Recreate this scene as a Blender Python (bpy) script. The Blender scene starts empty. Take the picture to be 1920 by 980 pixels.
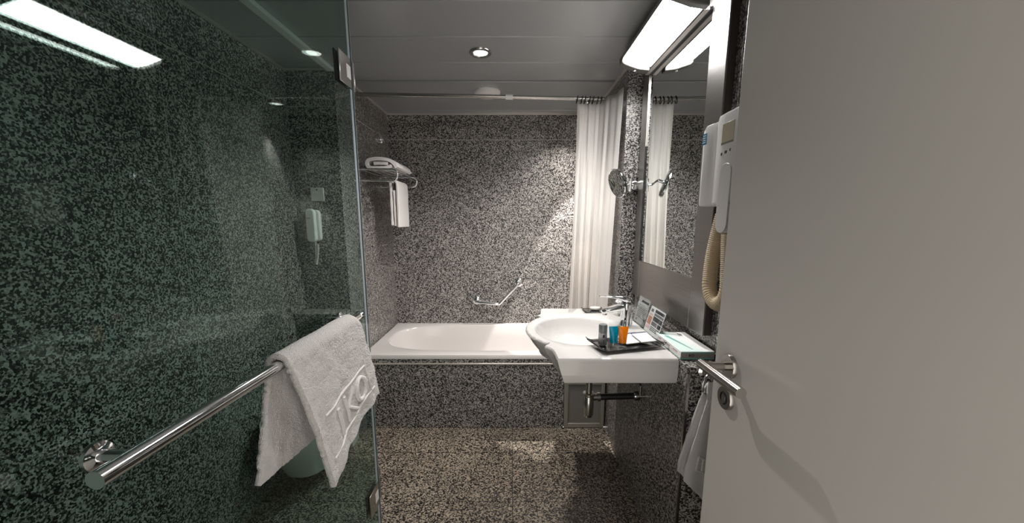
import bpy, bmesh, math, random
from mathutils import Vector, Matrix, noise
random.seed(7)
PI = math.pi
S = bpy.context.scene
COL = S.collection

# ------------------------------------------------------------------ camera
cam_d = bpy.data.cameras.new('camera')
cam = bpy.data.objects.new('camera', cam_d)
COL.objects.link(cam)
cam.location = (0, 0, 1.40)
cam.rotation_euler = (math.radians(90 - 9.489), 0, 0)
cam_d.sensor_width = 36
cam_d.lens = 36 * 700 / 1920
cam_d.shift_x = -1 / 1920
cam_d.shift_y = 39 / 1920
cam_d.clip_start = 0.03
S.camera = cam

# ------------------------------------------------------------------ world: dim light of the corridor behind the open door
W = bpy.data.worlds.new('world')
S.world = W
W.use_nodes = True
W.node_tree.nodes['Background'].inputs[0].default_value = (1.0, 0.95, 0.88, 1)
W.node_tree.nodes['Background'].inputs[1].default_value = 0.62

# ------------------------------------------------------------------ exposure and lamp powers
S.view_settings.view_transform = 'Standard'
S.view_settings.look = 'None'
S.view_settings.gamma = 1
S.view_settings.use_curve_mapping = False
S.view_settings.exposure = 1.45
POWER_DOWNLIGHT = 34.0
POWER_TUB_DOWNLIGHT = 26.0
POWER_TUB_BEAM = 75.0
POWER_TUBE = 20.0
S.cycles.use_denoising = True
S.cycles.max_bounces = 8
S.cycles.adaptive_threshold = 0.02
S.cycles.transparent_max_bounces = 12
S.cycles.caustics_reflective = False
S.cycles.caustics_refractive = False
S.cycles.sample_clamp_indirect = 6

# ------------------------------------------------------------------ room measures (metres; X right, Y away from the door, Z up)
ZC = 2.227            # ceiling
XAL, XAR = -0.994, 0.632   # tub alcove side walls
YB = 3.127            # back wall
YNL, YNR = 2.235, 2.20     # alcove ends (left and right nibs)
XL, XR = -1.270, 0.7355     # side walls near the door
XG = -0.583           # glass screen

# ------------------------------------------------------------------ materials
def new_mat(name):
    m = bpy.data.materials.new(name)
    m.use_nodes = True
    nt = m.node_tree
    return m, nt, nt.nodes['Principled BSDF']

def simple(name, col, rough=0.5, metal=0.0, spec=None, coat=0.0, bump=None, trans=0.0, aniso=0.0):
    m, nt, b = new_mat(name)
    b.inputs['Base Color'].default_value = (*col, 1)
    b.inputs['Roughness'].default_value = rough
    b.inputs['Metallic'].default_value = metal
    if spec is not None: b.inputs['Specular IOR Level'].default_value = spec
    if coat: b.inputs['Coat Weight'].default_value = coat; b.inputs['Coat Roughness'].default_value = 0.05
    if trans: b.inputs['Transmission Weight'].default_value = trans
    if bump:
        sc, st, di = bump
        n = nt.nodes.new('ShaderNodeTexNoise'); n.inputs['Scale'].default_value = sc; n.inputs['Detail'].default_value = 4
        g = nt.nodes.new('ShaderNodeNewGeometry')
        nt.links.new(g.outputs['Position'], n.inputs['Vector'])
        bp = nt.nodes.new('ShaderNodeBump'); bp.inputs['Strength'].default_value = st; bp.inputs['Distance'].default_value = di
        nt.links.new(n.outputs['Fac'], bp.inputs['Height'])
        nt.links.new(bp.outputs['Normal'], b.inputs['Normal'])
    return m

def granite(name, stops, scale=125, rough=0.3, tint=(1, 1, 1)):
    m, nt, b = new_mat(name)
    N, L = nt.nodes, nt.links
    g = N.new('ShaderNodeNewGeometry')
    wob = N.new('ShaderNodeTexNoise'); wob.inputs['Scale'].default_value = scale * 1.6; wob.inputs['Detail'].default_value = 2
    L.new(g.outputs['Position'], wob.inputs['Vector'])
    add = N.new('ShaderNodeVectorMath'); add.operation = 'MULTIPLY_ADD'
    add.inputs[1].default_value = (0.004, 0.004, 0.004)
    L.new(wob.outputs['Color'], add.inputs[0]); L.new(g.outputs['Position'], add.inputs[2])
    v = N.new('ShaderNodeTexVoronoi'); v.inputs['Scale'].default_value = scale
    L.new(add.outputs[0], v.inputs['Vector'])
    v2 = N.new('ShaderNodeTexVoronoi'); v2.inputs['Scale'].default_value = scale * 2.1
    L.new(add.outputs[0], v2.inputs['Vector'])
    s1 = N.new('ShaderNodeSeparateColor'); L.new(v.outputs['Color'], s1.inputs[0])
    s2 = N.new('ShaderNodeSeparateColor'); L.new(v2.outputs['Color'], s2.inputs[0])
    mx = N.new('ShaderNodeMix'); mx.data_type = 'FLOAT'; mx.inputs[0].default_value = 0.22
    L.new(s1.outputs[0], mx.inputs[2]); L.new(s2.outputs[1], mx.inputs[3])
    big = N.new('ShaderNodeTexNoise'); big.inputs['Scale'].default_value = 5; big.inputs['Detail'].default_value = 3
    L.new(g.outputs['Position'], big.inputs['Vector'])
    ma = N.new('ShaderNodeMath'); ma.operation = 'MULTIPLY_ADD'; ma.inputs[1].default_value = 0.16
    L.new(big.outputs['Fac'], ma.inputs[0])
    sub = N.new('ShaderNodeMath'); sub.operation = 'SUBTRACT'; sub.inputs[1].default_value = 0.08
    L.new(mx.outputs[0], sub.inputs[0]); L.new(sub.outputs[0], ma.inputs[2])
    r = N.new('ShaderNodeValToRGB'); r.color_ramp.interpolation = 'LINEAR'
    e = r.color_ramp.elements
    e[0].position, e[0].color = stops[0][0], (*[c * t for c, t in zip(stops[0][1], tint)], 1)
    e[1].position, e[1].color = stops[-1][0], (*[c * t for c, t in zip(stops[-1][1], tint)], 1)
    for p, c in stops[1:-1]:
        x = e.new(p); x.color = (*[a * t for a, t in zip(c, tint)], 1)
    L.new(ma.outputs[0], r.inputs[0])
    L.new(r.outputs[0], b.inputs['Base Color'])
    b.inputs['Roughness'].default_value = rough
    return m

GR = [(0.28, (0.006, 0.006, 0.007)), (0.40, (0.024, 0.023, 0.023)), (0.47, (0.11, 0.104, 0.10)), (0.55, (0.24, 0.225, 0.213)), (0.63, (0.40, 0.373, 0.350)), (0.76, (0.58, 0.545, 0.515))]
GR = [(p, tuple(c * 0.84 for c in col)) for p, col in GR]
M = {}
M['granite'] = granite('granite', GR, 185, 0.33)
M['granite_floor'] = granite('granite_floor', GR, 180, 0.28, (0.80, 0.72, 0.60))
M['granite_dark'] = granite('granite_dark', [(p, tuple(c * 0.55 for c in col)) for p, col in GR], 125, 0.3, (1.0, 0.97, 0.86))
M['grout'] = simple('grout', (0.55, 0.53, 0.51), 0.8)
M['grout_dark'] = simple('grout_dark', (0.03, 0.028, 0.025), 0.8)
M['ceiling'] = simple('ceiling_metal', (0.40, 0.41, 0.42), 0.30, 0.28, bump=(40, 0.03, 0.002))
M['ceiling_gap'] = simple('ceiling_gap', (0.03, 0.03, 0.03), 0.6)
M['trim'] = simple('aluminium_trim', (0.72, 0.66, 0.62), 0.35, 0.6)
M['chrome'] = simple('chrome', (0.82, 0.83, 0.84), 0.06, 1.0)
M['chrome_dull'] = simple('chrome_dull', (0.55, 0.53, 0.50), 0.18, 1.0)
M['black'] = simple('black_plastic', (0.012, 0.012, 0.013), 0.35)
M['rubber'] = simple('black_rubber', (0.01, 0.01, 0.01), 0.6)
M['ceramic'] = simple('white_ceramic', (0.70, 0.68, 0.665), 0.12, coat=0.4)
M['enamel'] = simple('white_enamel', (0.66, 0.63, 0.615), 0.14, coat=0.3)
M['white_plastic'] = simple('white_plastic', (0.72, 0.70, 0.68), 0.35)
M['dryer'] = simple('dryer_plastic', (0.60, 0.585, 0.575), 0.28)
M['dryer_hose'] = simple('hose_beige', (0.52, 0.41, 0.27), 0.5)
M['hose_line'] = simple('hose_groove', (0.22, 0.16, 0.09), 0.6)
M['towel'] = simple('terry_cloth', (0.84, 0.81, 0.795), 0.95, spec=0.1, bump=(420, 1.0, 0.006))
M['towel_fold'] = simple('terry_cloth_fine', (0.81, 0.78, 0.765), 0.95, spec=0.1, bump=(420, 0.6, 0.004))
M['door'] = simple('door_paint', (0.56, 0.535, 0.505), 0.32, bump=(60, 0.03, 0.001))
M['plaster'] = simple('white_plaster', (0.75, 0.73, 0.70), 0.9)
M['paper'] = simple('white_paper', (0.82, 0.82, 0.81), 0.6)
M['paper_mint'] = simple('mint_card', (0.70, 0.86, 0.82), 0.5)
M['mint_edge'] = simple('mint_edge', (0.20, 0.42, 0.39), 0.5)
M['reflection_grey'] = simple('reflected_card', (0.42, 0.40, 0.395), 0.5)
M['print_dark'] = simple('print_dark', (0.025, 0.025, 0.035), 0.6)
M['print_grey'] = simple('print_grey', (0.16, 0.155, 0.16), 0.6)
M['print_warm'] = simple('print_warm', (0.55, 0.24, 0.16), 0.6)
M['print_pink'] = simple('print_pink', (0.75, 0.52, 0.52), 0.6)
M['print_navy'] = simple('print_navy', (0.06, 0.075, 0.13), 0.6)
M['sticker'] = simple('blue_sticker', (0.02, 0.22, 0.42), 0.4)
M['glass_edge'] = simple('glass_edge', (0.30, 0.345, 0.38), 0.15)
M['panel_grey'] = simple('panel_grey', (0.17, 0.165, 0.15), 0.5)
M['panel_frame'] = simple('panel_frame', (0.30, 0.285, 0.25), 0.4, 0.3)
M['soap'] = simple('soap', (0.78, 0.74, 0.70), 0.4)
M['steel_plain'] = simple('satin_steel', (0.43, 0.41, 0.385), 0.22, 1.0)
M['grey_lid'] = simple('grey_lid', (0.20, 0.22, 0.22), 0.35, 0.3)
M['silver_bottle'] = simple('silver_bottle', (0.45, 0.45, 0.44), 0.35, 0.5)
M['tag'] = simple('yellowed_window', (0.50, 0.45, 0.33), 0.3)
M['lacquer'] = simple('black_lacquer', (0.008, 0.008, 0.009), 0.12, coat=0.5)
M['mirror'] = simple('mirror_silver', (0.72, 0.75, 0.74), 0.015, 1.0)
M['mirror_frame_dark'] = simple('mirror_side', (0.10, 0.085, 0.075), 0.3, 0.7)

def brushed():
    m, nt, b = new_mat('brushed_steel')
    N, L = nt.nodes, nt.links
    g = N.new('ShaderNodeNewGeometry')
    mp = N.new('ShaderNodeMapping'); mp.inputs['Scale'].default_value = (2, 2, 420)
    L.new(g.outputs['Position'], mp.inputs['Vector'])
    n = N.new('ShaderNodeTexNoise'); n.inputs['Scale'].default_value = 1.5; n.inputs['Detail'].default_value = 3
    L.new(mp.outputs[0], n.inputs['Vector'])
    r = N.new('ShaderNodeValToRGB')
    r.color_ramp.elements[0].color = (0.27, 0.255, 0.245, 1); r.color_ramp.elements[1].color = (0.47, 0.45, 0.43, 1)
    L.new(n.outputs['Fac'], r.inputs[0]); L.new(r.outputs[0], b.inputs['Base Color'])
    mr = N.new('ShaderNodeMapRange'); mr.inputs[3].default_value = 0.24; mr.inputs[4].default_value = 0.38
    L.new(n.outputs['Fac'], mr.inputs[0]); L.new(mr.outputs[0], b.inputs['Roughness'])
    bp = N.new('ShaderNodeBump'); bp.inputs['Strength'].default_value = 0.05; bp.inputs['Distance'].default_value = 0.001
    L.new(n.outputs['Fac'], bp.inputs['Height']); L.new(bp.outputs['Normal'], b.inputs['Normal'])
    b.inputs['Metallic'].default_value = 1.0
    return m
M['steel'] = brushed()

def thin_glass(name, tint, ior=1.5, coated=1.0):
    m = bpy.data.materials.new(name); m.use_nodes = True
    nt = m.node_tree; nt.nodes.clear(); N, L = nt.nodes, nt.links
    o = N.new('ShaderNodeOutputMaterial'); mix = N.new('ShaderNodeMixShader')
    t = N.new('ShaderNodeBsdfTransparent'); t.inputs[0].default_value = (*tint, 1)
    gl = N.new('ShaderNodeBsdfGlossy'); gl.inputs['Roughness'].default_value = 0.01; gl.inputs[0].default_value = (0.9, 1.0, 0.96, 1)
    # angle-dependent reflectance of a clear sheet, the same from either side (Schlick)
    g = N.new('ShaderNodeNewGeometry')
    dt = N.new('ShaderNodeVectorMath'); dt.operation = 'DOT_PRODUCT'
    L.new(g.outputs['Incoming'], dt.inputs[0]); L.new(g.outputs['Normal'], dt.inputs[1])
    ab = N.new('ShaderNodeMath'); ab.operation = 'ABSOLUTE'; L.new(dt.outputs['Value'], ab.inputs[0])
    om = N.new('ShaderNodeMath'); om.operation = 'SUBTRACT'; om.inputs[0].default_value = 1.0; L.new(ab.outputs[0], om.inputs[1])
    pw = N.new('ShaderNodeMath'); pw.operation = 'POWER'; pw.inputs[1].default_value = 5.0; L.new(om.outputs[0], pw.inputs[0])
    f0 = ((ior - 1) / (ior + 1)) ** 2
    f = N.new('ShaderNodeMath'); f.operation = 'MULTIPLY_ADD'; f.inputs[1].default_value = (1 - f0) * coated; f.inputs[2].default_value = f0 * coated
    L.new(pw.outputs[0], f.inputs[0])
    L.new(f.outputs[0], mix.inputs[0]); L.new(t.outputs[0], mix.inputs[1]); L.new(gl.outputs[0], mix.inputs[2])
    L.new(mix.outputs[0], o.inputs[0])
    return m
M['glass'] = thin_glass('screen_glass', (0.72, 0.81, 0.785), 1.5, 0.5)
M['clear'] = thin_glass('clear_acrylic', (0.94, 0.95, 0.95), 1.3)
M['drink_glass'] = thin_glass('drinking_glass', (0.90, 0.91, 0.90), 1.4)

def gel(name, col):
    m = bpy.data.materials.new(name); m.use_nodes = True
    nt = m.node_tree; b = nt.nodes['Principled BSDF']; N, L = nt.nodes, nt.links
    b.inputs['Base Color'].default_value = (*col, 1); b.inputs['Roughness'].default_value = 0.15
    tr = N.new('ShaderNodeBsdfTranslucent'); tr.inputs[0].default_value = (*col, 1)
    mix = N.new('ShaderNodeMixShader'); mix.inputs[0].default_value = 0.65
    L.new(b.outputs[0], mix.inputs[1]); L.new(tr.outputs[0], mix.inputs[2])
    L.new(mix.outputs[0], N['Material Output'].inputs[0])
    return m
M['gel_blue'] = gel('gel_blue', (0.0, 0.50, 0.66))
M['gel_orange'] = gel('gel_orange', (1.0, 0.46, 0.03))

def cloth_translucent():
    m = bpy.data.materials.new('curtain_fabric'); m.use_nodes = True
    nt = m.node_tree; N, L = nt.nodes, nt.links
    b = N['Principled BSDF']; b.inputs['Base Color'].default_value = (0.90, 0.87, 0.845, 1); b.inputs['Roughness'].default_value = 0.6
    b.inputs['Specular IOR Level'].default_value = 0.2
    tr = N.new('ShaderNodeBsdfTranslucent'); tr.inputs[0].default_value = (0.75, 0.69, 0.63, 1)
    mix = N.new('ShaderNodeMixShader'); mix.inputs[0].default_value = 0.28
    L.new(b.outputs[0], mix.inputs[1]); L.new(tr.outputs[0], mix.inputs[2]); L.new(mix.outputs[0], N['Material Output'].inputs[0])
    return m
M['curtain'] = cloth_translucent()

def emit(name, col, st):
    m = bpy.data.materials.new(name); m.use_nodes = True
    nt = m.node_tree; nt.nodes.clear()
    o = nt.nodes.new('ShaderNodeOutputMaterial'); e = nt.nodes.new('ShaderNodeEmission')
    e.inputs[0].default_value = (*col, 1); e.inputs[1].default_value = st
    nt.links.new(e.outputs[0], o.inputs[0])
    return m
M['tube_light'] = emit('lit_diffuser', (1.0, 0.99, 0.97), POWER_TUBE)
M['spot_lens'] = emit('lit_lens', (1.0, 0.98, 0.94), 4.0)

# ------------------------------------------------------------------ mesh helpers
# the washbasin unit (basin, mirror, lamp and what belongs to them) keeps its first coordinates;
# this matrix scales it about the camera, so the whole group comes nearer
CAM_SCALE = 0.949
ABOUT_CAM = Matrix.Translation((0.3796, 1.6702, 0.8116)) @ Matrix.Scale(CAM_SCALE, 4) @ Matrix.Translation((-0.40, -1.76, -0.78))
PLACE = None
class MB:
    def __init__(s): s.v = []; s.f = []
    def add(s, vs, fs):
        o = len(s.v); s.v += [tuple(p) for p in vs]; s.f += [tuple(i + o for i in f) for f in fs]; return s
    def box(s, x0, x1, y0, y1, z0, z1):
        vs = [(x0, y0, z0), (x1, y0, z0), (x1, y1, z0), (x0, y1, z0), (x0, y0, z1), (x1, y0, z1), (x1, y1, z1), (x0, y1, z1)]
        return s.add(vs, [(0, 3, 2, 1), (4, 5, 6, 7), (0, 1, 5, 4), (1, 2, 6, 5), (2, 3, 7, 6), (3, 0, 4, 7)])
    def prism(s, poly, h0, h1, axis='z'):
        n = len(poly)
        def P(a, b, h): return (a, b, h) if axis == 'z' else ((h, a, b) if axis == 'x' else (a, h, b))
        vs = [P(a, b, h0) for a, b in poly] + [P(a, b, h1) for a, b in poly]
        fs = [tuple(range(n - 1, -1, -1)), tuple(range(n, 2 * n))] + [(i, (i + 1) % n, n + (i + 1) % n, n + i) for i in range(n)]
        return s.add(vs, fs)
    def tube(s, pts, r, n=12, cap=True, closed=False):
        pts = [Vector(p) for p in pts]; m = len(pts)
        rs = r if isinstance(r, (list, tuple)) else [r] * m
        up = None; vs = []
        for i, p in enumerate(pts):
            if closed: d = pts[(i + 1) % m] - pts[i - 1]
            else: d = (pts[min(i + 1, m - 1)] - pts[max(i - 1, 0)])
            d.normalize()
            if up is None:
                up = Vector((0, 0, 1)) if abs(d.z) < 0.9 else Vector((1, 0, 0))
            a = d.cross(up).normalized(); up = a.cross(d).normalized()
            for k in range(n):
                t = 2 * PI * k / n
                vs.append(p + (a * math.cos(t) + up * math.sin(t)) * rs[i])
        fs = []
        for i in range(m if closed else m - 1):
            j = (i + 1) % m
            for k in range(n):
                k2 = (k + 1) % n
                fs.append((i * n + k, i * n + k2, j * n + k2, j * n + k))
        if cap and not closed:
            fs.append(tuple(range(n - 1, -1, -1))); fs.append(tuple((m - 1) * n + k for k in range(n)))
        return s.add(vs, fs)
    def lathe(s, prof, o, ax=(0, 0, 1), n=28, cap=True):
        ax = Vector(ax).normalized(); o = Vector(o)
        u = ax.cross(Vector((0, 0, 1)) if abs(ax.z) < 0.9 else Vector((1, 0, 0))).normalized(); w = ax.cross(u)
        vs = []
        for r, h in prof:
            for k in range(n):
                t = 2 * PI * k / n
                vs.append(o + ax * h + (u * math.cos(t) + w * math.sin(t)) * max(r, 1e-5))
        m = len(prof)
        fs = [(i * n + k, i * n + (k + 1) % n, (i + 1) * n + (k + 1) % n, (i + 1) * n + k) for i in range(m - 1) for k in range(n)]
        if cap:
            fs.append(tuple(range(n - 1, -1, -1))); fs.append(tuple((m - 1) * n + k for k in range(n)))
        return s.add(vs, fs)
    def grid(s, fn, nu, nv, wrap=False):
        vs = [fn(i / (nu if wrap else nu - 1), j / (nv - 1)) for j in range(nv) for i in range(nu)]
        fs = [(j * nu + i, j * nu + (i + 1) % nu, (j + 1) * nu + (i + 1) % nu, (j + 1) * nu + i) for j in range(nv - 1) for i in range(nu if wrap else nu - 1)]
        return s.add(vs, fs)
    def rings(s, rings, cap0=True, cap1=True):
        n = len(rings[0]); vs = [p for r in rings for p in r]; m = len(rings)
        fs = [(i * n + k, i * n + (k + 1) % n, (i + 1) * n + (k + 1) % n, (i + 1) * n + k) for i in range(m - 1) for k in range(n)]
        if cap0: fs.append(tuple(range(n - 1, -1, -1)))
        if cap1: fs.append(tuple((m - 1) * n + k for k in range(n)))
        return s.add(vs, fs)
    def build(s, name, mat, parent=None, smooth=False, bevel=0, seg=2, solid=0, offset=0, sub=0):
        me = bpy.data.meshes.new(name)
        me.from_pydata([tuple(PLACE @ Vector(p)) for p in s.v] if PLACE else s.v, [], s.f)
        bm = bmesh.new(); bm.from_mesh(me); bmesh.ops.recalc_face_normals(bm, faces=bm.faces); bm.to_mesh(me); bm.free()
        me.materials.append(M[mat])
        ob = bpy.data.objects.new(name, me); COL.objects.link(ob)
        if parent is not None:
            ob.parent = parent
            ob.matrix_parent_inverse = Matrix.Translation(-Vector(parent.location)) if parent.type == 'EMPTY' or parent.location.length else Matrix.Identity(4)
        if solid:
            md = ob.modifiers.new('solid', 'SOLIDIFY'); md.thickness = solid; md.offset = offset
        if bevel:
            md = ob.modifiers.new('bevel', 'BEVEL'); md.width = bevel; md.segments = seg; md.limit_method = 'ANGLE'; md.angle_limit = math.radians(40)
        if sub:
            md = ob.modifiers.new('sub', 'SUBSURF'); md.levels = sub; md.render_levels = sub
        if smooth or bevel:
            me.polygons.foreach_set('use_smooth', [True] * len(me.polygons))
            try: me.set_sharp_from_angle(angle=math.radians(42))
            except Exception: pass
        return ob

def tag(o, label=None, cat=None, group=None, kind=None):
    if label: o['label'] = label
    if cat: o['category'] = cat
    if group: o['group'] = group
    if kind: o['kind'] = kind
    return o
def thing(name, loc, label, cat, group=None):
    o = bpy.data.objects.new(name, None); o.empty_display_size = 0.05
    o.location = PLACE @ Vector(loc) if PLACE else Vector(loc); COL.objects.link(o)
    return tag(o, label, cat, group)
def struct(o): o['kind'] = 'structure'; return o
def box(name, mat, parent, x0, x1, y0, y1, z0, z1, bevel=0, seg=2):
    return MB().box(x0, x1, y0, y1, z0, z1).build(name, mat, parent, bevel=bevel, seg=seg)
def arc(c, r, a0, a1, n, plane='xz'):
    out = []
    for i in range(n + 1):
        t = math.radians(a0 + (a1 - a0) * i / n); p = (c[0] + r * math.cos(t), c[1] + r * math.sin(t)); out.append(p)
    return out
def rrect(x0, x1, y0, y1, r, n=5):
    return (arc((x1 - r, y1 - r), r, 0, 90, n) + arc((x0 + r, y1 - r), r, 90, 180, n) + arc((x0 + r, y0 + r), r, 180, 270, n) + arc((x1 - r, y0 + r), r, 270, 360, n))
def text(name, body, size, origin, xa, ya, mat, parent, depth=0.0003, bold=False):
    cu = bpy.data.curves.new(name, 'FONT'); cu.body = body; cu.size = size; cu.extrude = depth; cu.align_x = 'CENTER'; cu.align_y = 'CENTER'
    if bold: cu.offset = size * 0.03
    to = bpy.data.objects.new('tmp', cu); COL.objects.link(to)
    dg = bpy.context.evaluated_depsgraph_get()
    me = bpy.data.meshes.new_from_object(to.evaluated_get(dg))
    bpy.data.objects.remove(to); bpy.data.curves.remove(cu)
    xa = Vector(xa).normalized(); ya = Vector(ya); ya = (ya - xa * ya.dot(xa)).normalized(); za = xa.cross(ya)
    mt = Matrix((xa, ya, za)).transposed().to_4x4(); mt.translation = Vector(origin)
    me.transform(PLACE @ mt if PLACE else mt); me.materials.clear(); me.materials.append(M[mat])
    ob = bpy.data.objects.new(name, me); COL.objects.link(ob)
    if parent is not None:
        ob.parent = parent; ob.matrix_parent_inverse = Matrix.Translation(-Vector(parent.location))
    return ob
def ribbon(mb, path, th, y0, y1, ny=2, wob=None):
    """thick folded cloth: path in X,Z with thickness th, extruded along Y"""
    for _ in range(2):   # round the corners of the path
        q = [path[0]]
        for a, b in zip(path[:-1], path[1:]):
            q += [(a[0] * .75 + b[0] * .25, a[1] * .75 + b[1] * .25), (a[0] * .25 + b[0] * .75, a[1] * .25 + b[1] * .75)]
        path = q + [path[-1]]
    n = len(path); L, R = [], []
    for i, (x, z) in enumerate(path):
        a = path[max(i - 1, 0)]; b = path[min(i + 1, n - 1)]
        d = Vector((b[0] - a[0], b[1] - a[1])).normalized(); nn = Vector((-d.y, d.x)) * th / 2
        L.append((x + nn.x, z + nn.y)); R.append((x - nn.x, z - nn.y))
    loop = L + R[::-1]
    rings = []
    for j in range(ny):
        y = y0 + (y1 - y0) * j / (ny - 1)
        rings.append([(x, y + (wob(x, z, j) if wob else 0), z) for x, z in loop])
    mb.rings(rings)
    return mb

# ================================================================== SETTING
def panelled(name, mat, backing, slabs, backmat='grout'):
    """a wall or floor: backing slab (shows in the joints) with stone slabs as children"""
    w = struct(box(name, backmat, None, *backing))
    for b in slabs:
        box('slab', mat, w, *b, bevel=0.0008, seg=1)
    return w
J = 0.0016
def splits(a, b, cuts, J=J):
    c = [a] + [k for k in cuts if a + 0.02 < k < b - 0.02] + [b]
    return [(c[i] + (J if i else 0), c[i + 1] - (J if i < len(c) - 2 else 0)) for i in range(len(c) - 1)]

# floor: stone tiles with narrow joints
fl = struct(box('floor', 'grout_dark', None, -1.30, 0.80, -0.12, 2.36, -0.06, -0.002))
for y0, y1 in splits(-0.10, 2.352, [1.674 + 0.4 * k for k in range(-6, 4)]):
    for x0, x1 in splits(XL, XR, [0.40 + 0.4 * k for k in range(-6, 3)]):
        box('tile', 'granite_floor', fl, x0, x1, y0, y1, -0.03, 0.0)
# ceiling: wide metal planks running left to right
ce = struct(box('ceiling', 'ceiling_gap', None, -1.35, 0.85, -0.15, 3.20, ZC + 0.018, ZC + 0.06))
ys = [-0.13, 0.162, 0.447, 0.732, 1.017, 1.302, 1.587, 1.872, 2.158, 2.403, 2.443, 2.728, 3.034, 3.15]
for a, b in zip(ys[:-1], ys[1:]):
    if abs(a - 2.403) < 1e-6:
        box('plank', 'ceiling', ce, -1.33, 0.83, a, b, ZC + 0.008, ZC + 0.017, bevel=0.002); continue
    box('plank', 'ceiling', ce, -1.33, 0.83, a + 0.0015, b - 0.0015, ZC, ZC + 0.017, bevel=0.003)
# walls
ZT = ZC - 0.0005
zr = [2.030]
panelled('wall_back', 'granite', (-1.05, 0.68, YB + 0.0008, YB + 0.06, -0.02, ZT),
         [(x0, x1, YB, YB + 0.02, z0, z1) for z0, z1 in splits(0.45, ZT, zr) for x0, x1 in splits(XAL, XAR, [-0.829], 0.0005)])
panelled('wall_left_alcove', 'granite', (XAL - 0.05, XAL - 0.0015, YNL + 0.021, YB, -0.02, ZT),
         [(XAL - 0.02, XAL, y0, y1, z0, z1) for z0, z1 in splits(0.0, ZT, zr) for y0, y1 in splits(YNL, YB, [2.66])])
panelled('wall_left_niche', 'granite', (XL, XAL - 0.021, YNL + 0.0015, YNL + 0.05, -0.02, ZT),
         [(XL, XAL - 0.0205, YNL, YNL + 0.02, z0, z1) for z0, z1 in splits(0.0, ZT, zr)])
panelled('wall_left', 'granite', (XL - 0.05, XL - 0.0015, -0.15, YNL + 0.02, -0.02, ZT),
         [(XL - 0.02, XL, y0, y1, z0, z1) for z0, z1 in splits(0.0, ZT, zr) for y0, y1 in splits(-0.12, YNL, [0.66, 1.45])])
panelled('wall_right_alcove', 'granite', (XAR + 0.0015, XAR + 0.05, YNR + 0.021, YB, -0.02, ZT),
         [(XAR, XAR + 0.02, y0, y1, z0, z1) for z0, z1 in splits(0.0, ZT, zr) for y0, y1 in splits(YNR, YB, [2.66])])
panelled('wall_right_return', 'granite', (XAR + 0.021, XR + 0.03, YNR + 0.0015, YNR + 0.05, -0.02, ZT),
         [(XAR + 0.0205, XR, YNR, YNR + 0.02, z0, z1) for z0, z1 in splits(0.0, ZT, zr)])
panelled('wall_right', 'granite', (XR + 0.0015, XR + 0.05, -0.15, YNR, -0.02, ZT),
         [(XR, XR + 0.02, y0, y1, z0, z1) for z0, z1 in splits(0.0, ZT, zr) for y0, y1 in splits(-0.12, YNR, [0.62, 1.30])])
# front wall with the doorway the camera stands in
fw = MB().box(XL - 0.05, -0.34, -0.14, -0.04, -0.02, ZT).box(0.53, XR + 0.05, -0.14, -0.04, -0.02, ZT).box(-0.34, 0.53, -0.14, -0.04, 2.08, ZT)
struct(fw.build('wall_front', 'plaster'))
# low wall that carries the washbasin, with ledge, near pier and steel corner strip
hw = panelled('wall_basin_ledge', 'granite', (0.636, XR - 0.001, 1.228, YNR - 0.001, 0.0, 0.880), [
    (0.617, 0.635, 1.292, 2.150, 0.001, 0.805),            # slab under the basin
    (0.601, 0.635, 1.217, 1.290, 0.001, 0.880),            # near pier
    (0.605, XR - 0.001, 1.208, 1.2270, 0.001, 0.880),      # end face
    (0.601, XR - 0.001, 1.208, YNR - 0.001, 0.8815, 0.9025), # ledge top
])
st = MB().box(0.5995, 0.6085, 1.2065, 1.2155, 0.002, 0.880).build('corner_strip', 'steel_plain', hw)
# slim aluminium angles under the ceiling
def trim(i, x0, x1, y0, y1): struct(box('trim_%d' % i, 'trim', None, x0, x1, y0, y1, ZC - 0.011, ZC - 0.001))
trim(1, XAL, XAL + 0.012, YNL, YB - 0.012); trim(2, XAL, XAR, YB - 0.012, YB); trim(3, XAR - 0.014, XAR, YNR, YB - 0.012)
trim(4, XL, XAL, YNL - 0.010, YNL); trim(5, XL, XL + 0.012, 0.0, YNL - 0.010)
struct(box('trim_6', 'white_plastic', None, XAL - 0.030, XAL + 0.012, 0.0, YNL - 0.01, ZC - 0.020, ZC - 0.001, bevel=0.004))

# tub apron wall: granite front, top strip and pale edge strip
ap = panelled('wall_tub_apron', 'granite', (XAL, XAR, 2.37, 2.40, 0.0, 0.455), [
    (XAL, -0.835, 2.352, 2.369, 0.001, 0.452), (-0.833, 0.345, 2.352, 2.369, 0.001, 0.452), (0.347, XAR, 2.352, 2.369, 0.350, 0.452), ], 'grout_dark')
ap_top = box('top_slab', 'granite', ap, XAL, XAR, 2.350, 2.40, 0.4665, 0.492)
box('edge_strip', 'trim', ap, XAL, XAR, 2.347, 2.40, 0.4535, 0.4655, bevel=0.002)

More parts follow.
